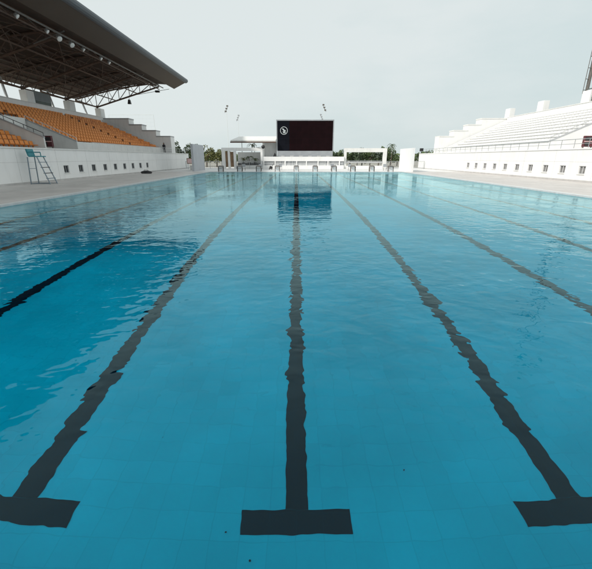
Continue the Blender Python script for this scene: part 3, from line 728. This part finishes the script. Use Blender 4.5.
pg = thing('pergola', (-9, YB, DZ), 'white framed portal with brown slots left of the pavilion', 'portal')
MB().box(-12.3, -5.56, YB - .1, YB + .3, 2.86, 3.36).build('beam', M['wall'], pg)
for a, b in ((-12.3, -11.75), (-11.3, -10.95), (-10.35, -9.95), (-5.9, -5.56)):
    MB().box(a, b, YB - .098, YB + .298, DZ, 2.86).build('column', M['wall'], pg)
for a, b in ((-11.7, -11.35), (-10.9, -10.4)):
    MB().box(a, b, YB + .1, YB + .2, .4, 2.75).build('slot_panel', M['brown'], pg)
MB().box(-9.94, -5.92, YB + 1.8, YB + 2.0, DZ, 2.7).build('back_wall', M['wall'], pg)
MB().box(-9.94, -5.92, YB - .05, YB + .1, DZ, .62).build('base_wall', M['wall'], pg)

fr = thing('portal_frame', (11.4, YB, DZ), 'wide white portal frame right of the screen with trees behind', 'portal')
MB().box(7.92, 15.0, YB + .3, YB + .7, 2.68, 3.30).build('beam', M['wall2'], fr)
MB().box(7.92, 8.32, YB + .302, YB + .698, DZ, 2.68).build('column', M['wall2'], fr)
MB().box(14.38, 15.0, YB + .302, YB + .698, DZ, 2.68).build('column', M['wall2'], fr)
MB().box(8.33, 14.37, YB + .32, YB + .5, DZ, .55).build('base_wall', M['wall'], fr)
MB().box(8.33, 14.37, YB + .36, YB + .46, 1.0, 1.22).build('mid_rail', M['cap'], fr)

def railing(x0, x1, y, lb, z1=1.25, step=.14, mt='galv'):
    r = thing('railing', ((x0 + x1) / 2, y, DZ), lb, 'railing')
    b = MB(); x = x0 + .05
    while x < x1: b.tube((x, y, DZ + .1), (x, y, z1 - .02), .016, 4); x += step
    b.build('bars', M[mt], r)
    MB().tube((x0, y, z1), (x1, y, z1), .03).tube((x0, y, DZ + .12), (x1, y, DZ + .12), .022).build('top_rail', M[mt], r)
    x = x0
    while x <= x1 + .01:
        MB().box(x - .03, x + .03, y - .03, y + .03, DZ, z1 + .03).build('post', M[mt], r); x += (x1 - x0) / max(1, round((x1 - x0) / 1.8))
railing(-18.4, -12.4, YB + .2, 'grey railing between the shaded screen wall and the white portal', 1.25)
railing(-9.9, -5.6, YB - .4, 'grey railing in front of the potted palms', 1.25)
railing(8.4, 14.3, YB + 1.2, 'grey railing behind the white portal frame', 1.35)
railing(15.1, 21.3, YB + .2, 'grey railing beside the bright screen wall', 1.25)
railing(-3.2, 6.2, 58.5, 'thin pale railing below the big screen', .85, .30, 'rail')

# folded loungers / chairs lined up behind the blocks
def chair(x, y, lb, rz):
    c = thing('deck_chair', (x, y, DZ), lb, 'chair', 'chairs behind the starting blocks')
    MB().box(x - .22, x + .22, y - .22, y + .22, .48, .52).build('seat', M['white_plastic'], c)
    MB().box(x - .22, x + .22, y + .20, y + .235, .53, .95).build('backrest', M['grey'], c)
    for a in (-.2, .17):
        for b in (-.2, .17): MB().box(x + a, x + a + .03, y + b, y + b + .03, DZ, .48).build('leg', M['steel2'], c)
chl = ['chair behind the second starting block', 'chair behind the third starting block', 'chair left below the screen', 'chair right below the screen', 'chair behind the block right of the screen', 'chair behind the far right starting block']
for x, l in zip((-7.6, -5.2, -2.3, 5.2, 7.7, 12.8), chl): chair(x, 55.5, 'grey backed white ' + l, 0)

# wall speaker on an arm, monitors
ws = thing('loudspeaker', (-5.4, YB - .4, 3.3), 'round black horn loudspeaker on a thin arm above the portal', 'loudspeaker')
MB().tube((-6.7, YB, 3.36), (-5.5, YB - .4, 3.46), .035).build('arm', M['steel2'], ws)
MB().lathe((-5.4, YB - .2, 3.48), (0, -1, 0), [(0, .10), (.15, .14), (.3, .29), (.34, .29)]).build('horn', M['black'], ws, smooth=True)
ws = thing('stage_monitor', (-3.55, YB - .15, 1.98), 'black wedge loudspeaker at the left foot of the screen', 'loudspeaker')
MB().prism([(-3.85, 1.981), (-3.28, 1.981), (-3.38, 2.35), (-3.56, 2.6)], YB + .0, YB + .24).build('cabinet', M['black'], ws)
ws = thing('floor_scrubber', (-3.9, 60.0, DZ), 'black wheeled cleaning machine on the deck left of the screen', 'cleaning machine')
MB().prism([(-4.3, .15), (-3.75, .15), (-3.7, .45), (-4.1, .62)], 59.9, 60.3).build('machine_body', M['black'], ws)
MB().tube((-3.85, 60.1, .5), (-3.45, 60.1, 1.05), .035).build('handle', M['black'], ws)
for a in (-4.2, -3.85): MB().lathe((a, 59.87, DZ + .1), (0, 1, 0), [(0, .1), (.03, .1)]).build('wheel', M['steel2'], ws)

ws = thing('wall_loudspeaker', (22.0, 66.3, WT), 'small black loudspeaker on the end of the white stand wall', 'loudspeaker')
MB().tube((21.65, 67.5, WT + .08), (21.65, 67.5, WT + .5), .04).build('post', M['black'], ws)
MB().box(21.4, 21.95, 67.3, 67.7, WT + .45, WT + .95).build('cabinet', M['black'], ws, bevel=.03)

# ------------------------------------------------------------------ floodlight masts far behind
def field_mast(x, y, h, lean, lb):
    f = thing('floodlight_mast', (x, y, 0), lb, 'floodlight mast', 'thin pale floodlight masts beyond the pool')
    MB().tube((x, y, 0), (x, y, h + 1.2), .09, 8, .05).build('pole', M['mast'], f)
    for k in (0, 1, 2):
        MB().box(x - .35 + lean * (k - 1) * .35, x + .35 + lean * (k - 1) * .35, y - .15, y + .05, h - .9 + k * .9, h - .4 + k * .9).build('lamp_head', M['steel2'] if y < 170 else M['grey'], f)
    MB().tube((x - lean * .7, y, h - 1.2), (x + lean * .7, y, h + 1.2), .07).build('lamp_arm', M['steel2'], f)
field_mast(-26.0, 150, 18.8, 1, 'taller thin floodlight mast in the sky left of the screen')
field_mast(-26.0, 178, 18.4, 1, 'shorter thin floodlight mast in the sky left of the screen')
field_mast(10.4, 150, 19.2, -1, 'taller thin floodlight mast above the screen')
field_mast(11.2, 178, 18.7, -1, 'fainter shorter floodlight mast just above the screen top')

# pale netting frame beyond the roofed stand
nf = thing('net_frame', (-34, 78, 0), 'pale netting frame rising behind the stepped end wall', 'net frame')
fx0, fx1, fy = -36.5, -27.8, 78
MB().tube((fx1, fy, 0), (fx1, fy, 9.7), .035).tube((fx0, fy, 0), (fx0, fy, 9.7), .035).build('post', M['mast'], nf)
MB().tube((fx0, fy, 9.7), (fx1, fy, 9.7), .03).build('top_bar', M['mast'], nf)
nn = MB()
for i in range(1, 12): nn.tube((fx0 + (fx1 - fx0) * i / 12, fy, 0), (fx0 + (fx1 - fx0) * i / 12, fy, 9.7), .006, 3)
for i in range(1, 14): nn.tube((fx0, fy, 9.7 * i / 14), (fx1, fy, 9.7 * i / 14), .006, 3)
nn.build('netting', M['mast'], nf)

# ------------------------------------------------------------------ vegetation
def crown_mb(c, rad, n, size, seed, flat=1.0):
    rg = random.Random(seed); m = MB(); lobes = []
    for i in range(9):
        a = rg.uniform(0, 6.28); el = rg.uniform(-.5, 1)
        lobes.append((Vector((math.cos(a) * rad[0] * .6, math.sin(a) * rad[1] * .6, el * rad[2] * .62)), rg.uniform(.32, .55)))
    for i in range(n):
        L, lr = lobes[rg.randrange(len(lobes))]
        d = Vector((rg.gauss(0, 1), rg.gauss(0, 1), rg.gauss(0, 1))).normalized() * rg.uniform(.45, 1.0) ** .5 * lr
        p = Vector(c) + L + Vector((d.x * rad[0], d.y * rad[1], d.z * rad[2]))
        u = Vector((rg.gauss(0, 1), rg.gauss(0, 1), rg.gauss(0, 1))).normalized(); v = u.orthogonal().normalized()
        s_ = size * rg.uniform(.6, 1.4)
        m.poly([p - u * s_, p + v * s_ * .6, p + u * s_, p - v * s_ * .6], [(0, 1, 2, 3)])
    return m
def tree(x, y, h, r, leaf, lb, seed, group='trees beyond the pool'):
    o = thing('broadleaf_tree', (x, y, 0), lb, 'tree', group)
    tb = MB(); tb.tube((x, y, 0), (x + .1, y, h * .45), .16, 7, .11)
    rg = random.Random(seed)
    for i in range(5):
        a = rg.uniform(0, 6.28); tb.tube((x + .1, y, h * .42), (x + math.cos(a) * r * .55, y + math.sin(a) * r * .55, h * rg.uniform(.6, .85)), .07, 5, .03)
    tb.build('trunk', M['bark'], o)
    crown_mb((x, y, h * .58), (r, r, h * .52), 700, .16, seed).build('crown', M[leaf], o)
place = ['behind the stand wall, left', 'behind the stand wall, middle', 'behind the stand wall, right']
for i, (x, y, h, r) in enumerate(((-26.3, 84, 4.9, 1.5), (-24.2, 85, 4.6, 1.3), (-22.4, 86, 4.4, 1.2), (-28.5, 86, 4.6, 1.6))):
    tree(x, y, h, r, 'leaf_dark', ['dark green tree behind the left stand wall end', 'small dark tree right of the stepped end wall', 'small dark tree just left of the shaded screen wall', 'dark tree hidden partly by the stepped end wall'][i], 20 + i)
for i, (x, y, h, r) in enumerate(((-18.6, 80, 3.9, 1.6), (-16.5, 80, 3.7, 1.5), (-14.6, 80, 3.6, 1.3))):
    tree(x, y, h, r, 'leaf_olive', ['olive tree right beside the shaded screen wall', 'olive tree midway between the screen wall and the portal', 'olive tree just left of the white portal'][i], 40 + i)
rt = [(8.6, 82, 3.0), (9.8, 80, 3.4), (11.2, 81, 3.3), (12.6, 80, 3.4), (13.9, 82, 3.5), (15.4, 81, 3.4), (17.0, 80, 3.5), (18.5, 81, 3.7), (20.0, 82, 3.6)]
rl = ['at the left column of the white portal frame', 'second from the left inside the portal frame', 'in the left half of the portal frame', 'at the middle of the portal frame', 'in the right half of the portal frame', 'nearest the right column inside the portal frame',
      'just right of the portal frame', 'between the portal frame and bright screen wall', 'against the bright screen wall']
for i, (x, y, h) in enumerate(rt):
    tree(x, y, h, 1.15, 'leaf_mid' if i % 3 else 'leaf_dark', ('green' if i % 3 else 'dark green') + ' bushy tree seen ' + rl[i], 60 + i)
tree(7.0, 79, 3.1, .8, 'leaf_dark', 'dark bush peeking out at the right edge of the screen', 90)
for i, x in enumerate((24.0, 27, 31)):
    tree(x, 92, 2.3, 1.4, 'leaf_mid', ['low tree left behind the uncovered stand end', 'low tree midway behind the uncovered stand end', 'low tree right behind the uncovered stand end'][i], 95 + i)

def palm(x, y, z, h, fr_len, lb, seed, leaf='leaf_mid', pot=True):
    o = thing('potted_palm' if pot else 'palm_tree', (x, y, z), lb, 'palm', 'palms by the pavilion')
    rg = random.Random(seed)
    MB().tube((x, y, z + (.3 if pot else 0)), (x, y, z + h), .06, 7, .04).build('trunk', M['bark'], o)
    f = MB()
    for i in range(13):
        a = rg.uniform(0, 6.28); up = rg.uniform(.25, 1.0); L = fr_len * rg.uniform(.8, 1.15)
        prev = Vector((x, y, z + h))
        for k in range(6):
            t_ = (k + 1) / 6
            p = Vector((x + math.cos(a) * L * t_, y + math.sin(a) * L * t_, z + h + up * L * t_ - 1.1 * L * t_ * t_))
            side = Vector((-math.sin(a), math.cos(a), 0)) * (.16 * (1 - abs(t_ - .4)))
            f.poly([prev, prev * .5 + p * .5 + side - Vector((0, 0, .07)), p, prev * .5 + p * .5 - side - Vector((0, 0, .07))], [(0, 1, 2, 3)])
            prev = p
    f.build('fronds', M[leaf], o)
    if pot: MB().lathe((x, y, z), (0, 0, 1), [(0, .22), (.35, .30), (.42, .30), (.42, .2)]).build('pot', M['black'], o)
palm(-8.9, YB + .9, .62, 1.1, .7, 'potted palm left inside the white portal', 1, 'leaf_olive')
palm(-7.9, YB + .9, .62, 1.3, .8, 'tallest potted palm inside the white portal', 2)
palm(-6.9, YB + .9, .62, 1.0, .7, 'potted palm near the right end of the white portal', 3)
palm(-7.7, YB + 3.4, DZ, 3.9, 1.0, 'palm crown rising between the portal beam and the pavilion roof', 4, 'leaf_mid', False)
palm(17.9, 73, DZ, 4.0, 1.1, 'windblown palm rising left of the bright screen wall', 6, 'leaf_dark', False)
for i, x in enumerate((-9.2, -8.1, -6.9, -6.2)):
    pass
b = MB()
for k, x in enumerate((-9.5, -8.4, -7.4, -6.35)):
    tag(MB().box(x - .3, x + .3, YB + .35, YB + .65, DZ, 1.62 if False else .98).build('planter_box', M['black'], bevel=.02), ['black planter box at the left end inside the portal', 'second black planter box inside the portal', 'third black planter box inside the portal', 'black planter box at the right end inside the portal'][k], 'planter', 'black planters inside the portal')

# the low wood on the horizon
rg = random.Random(5); wd = MB()
for i in range(9000):
    x = rg.uniform(-260, 260); y = 190 + rg.uniform(0, 12)
    hh = 3.6 + 1.0 * math.sin(x * .11) + .7 * math.sin(x * .37 + 2)
    p = Vector((x, y, rg.uniform(0, 1) ** .8 * hh)); u = Vector((rg.gauss(0, 1), rg.gauss(0, 1), rg.gauss(0, 1))).normalized(); v = u.orthogonal().normalized()
    s_ = rg.uniform(.5, 1.1); wd.poly([p - u * s_, p + v * s_ * .7, p + u * s_, p - v * s_ * .7], [(0, 1, 2, 3)])
tag(wd.build('distant_woods', M['leaf_mid']), 'low wood on the horizon', 'woods', kind='stuff')

# ------------------------------------------------------------------ person on the walkway
def person(x, y, z, h, lb):
    me = bpy.data.meshes.new('person')
    k = h / 1.7
    V = [(0,0,.93),(0,0,1.15),(0,0,1.38),(0,0,1.47),(0,0,1.58),(0,.0,1.67),
         (-.17,0,1.38),(-.24,.02,1.12),(-.22,-.10,.90),(-.21,-.16,.83), (.17,0,1.38),(.24,.02,1.12),(.20,-.12,.92),(.19,-.18,.85),
         (-.09,0,.88),(-.10,-.02,.48),(-.10,.02,.08),(-.11,-.12,.03), (.09,0,.88),(.11,-.03,.48),(.11,.02,.08),(.12,-.12,.03)]
    E = [(0,1),(1,2),(2,3),(3,4),(4,5),(2,6),(6,7),(7,8),(8,9),(2,10),(10,11),(11,12),(12,13),(0,14),(14,15),(15,16),(16,17),(0,18),(18,19),(19,20),(20,21)]
    Rr = [.14,.13,.15,.055,.095,.085,.06,.045,.035,.03,.06,.045,.035,.03,.085,.06,.04,.035,.085,.06,.04,.035]
    me.from_pydata([tuple(c * k for c in v) for v in V], E, []); me.update(); me.materials.append(M['cloth'])
    o = bpy.data.objects.new('person', me); C.objects.link(o); o.location = (x, y, z)
    sk = o.modifiers.new('skin', 'SKIN'); sk.use_smooth_shade = True
    for i, r_ in enumerate(Rr): me.skin_vertices[0].data[i].radius = (r_ * k, r_ * k * (.75 if i < 3 else 1))
    me.skin_vertices[0].data[0].use_root = True
    o.modifiers.new('sub', 'SUBSURF').render_levels = 1
    o['_w'] = (x, y, z)
    tag(o, lb, 'person')
    hd = MB().lathe((x, y + .01, z + 1.60 * k), (0, .2, 1), [(-.05, .09), (.02, .105), (.08, .09), (.115, .04)]).build('hair', M['hair'], o, smooth=True)
    fc = MB().lathe((x, y - .075 * k, z + 1.575 * k), (0, -1, 0), [(0, .075), (.02, .065), (.04, .02)]).build('face', M['skin'], o, smooth=True)
    return o
person(-19.95, 58.9, 2.3, 1.62, 'person in dark clothes standing on the walkway at the end of the orange seats')

for o in list(bpy.data.objects):
    if '_w' in o: del o['_w']
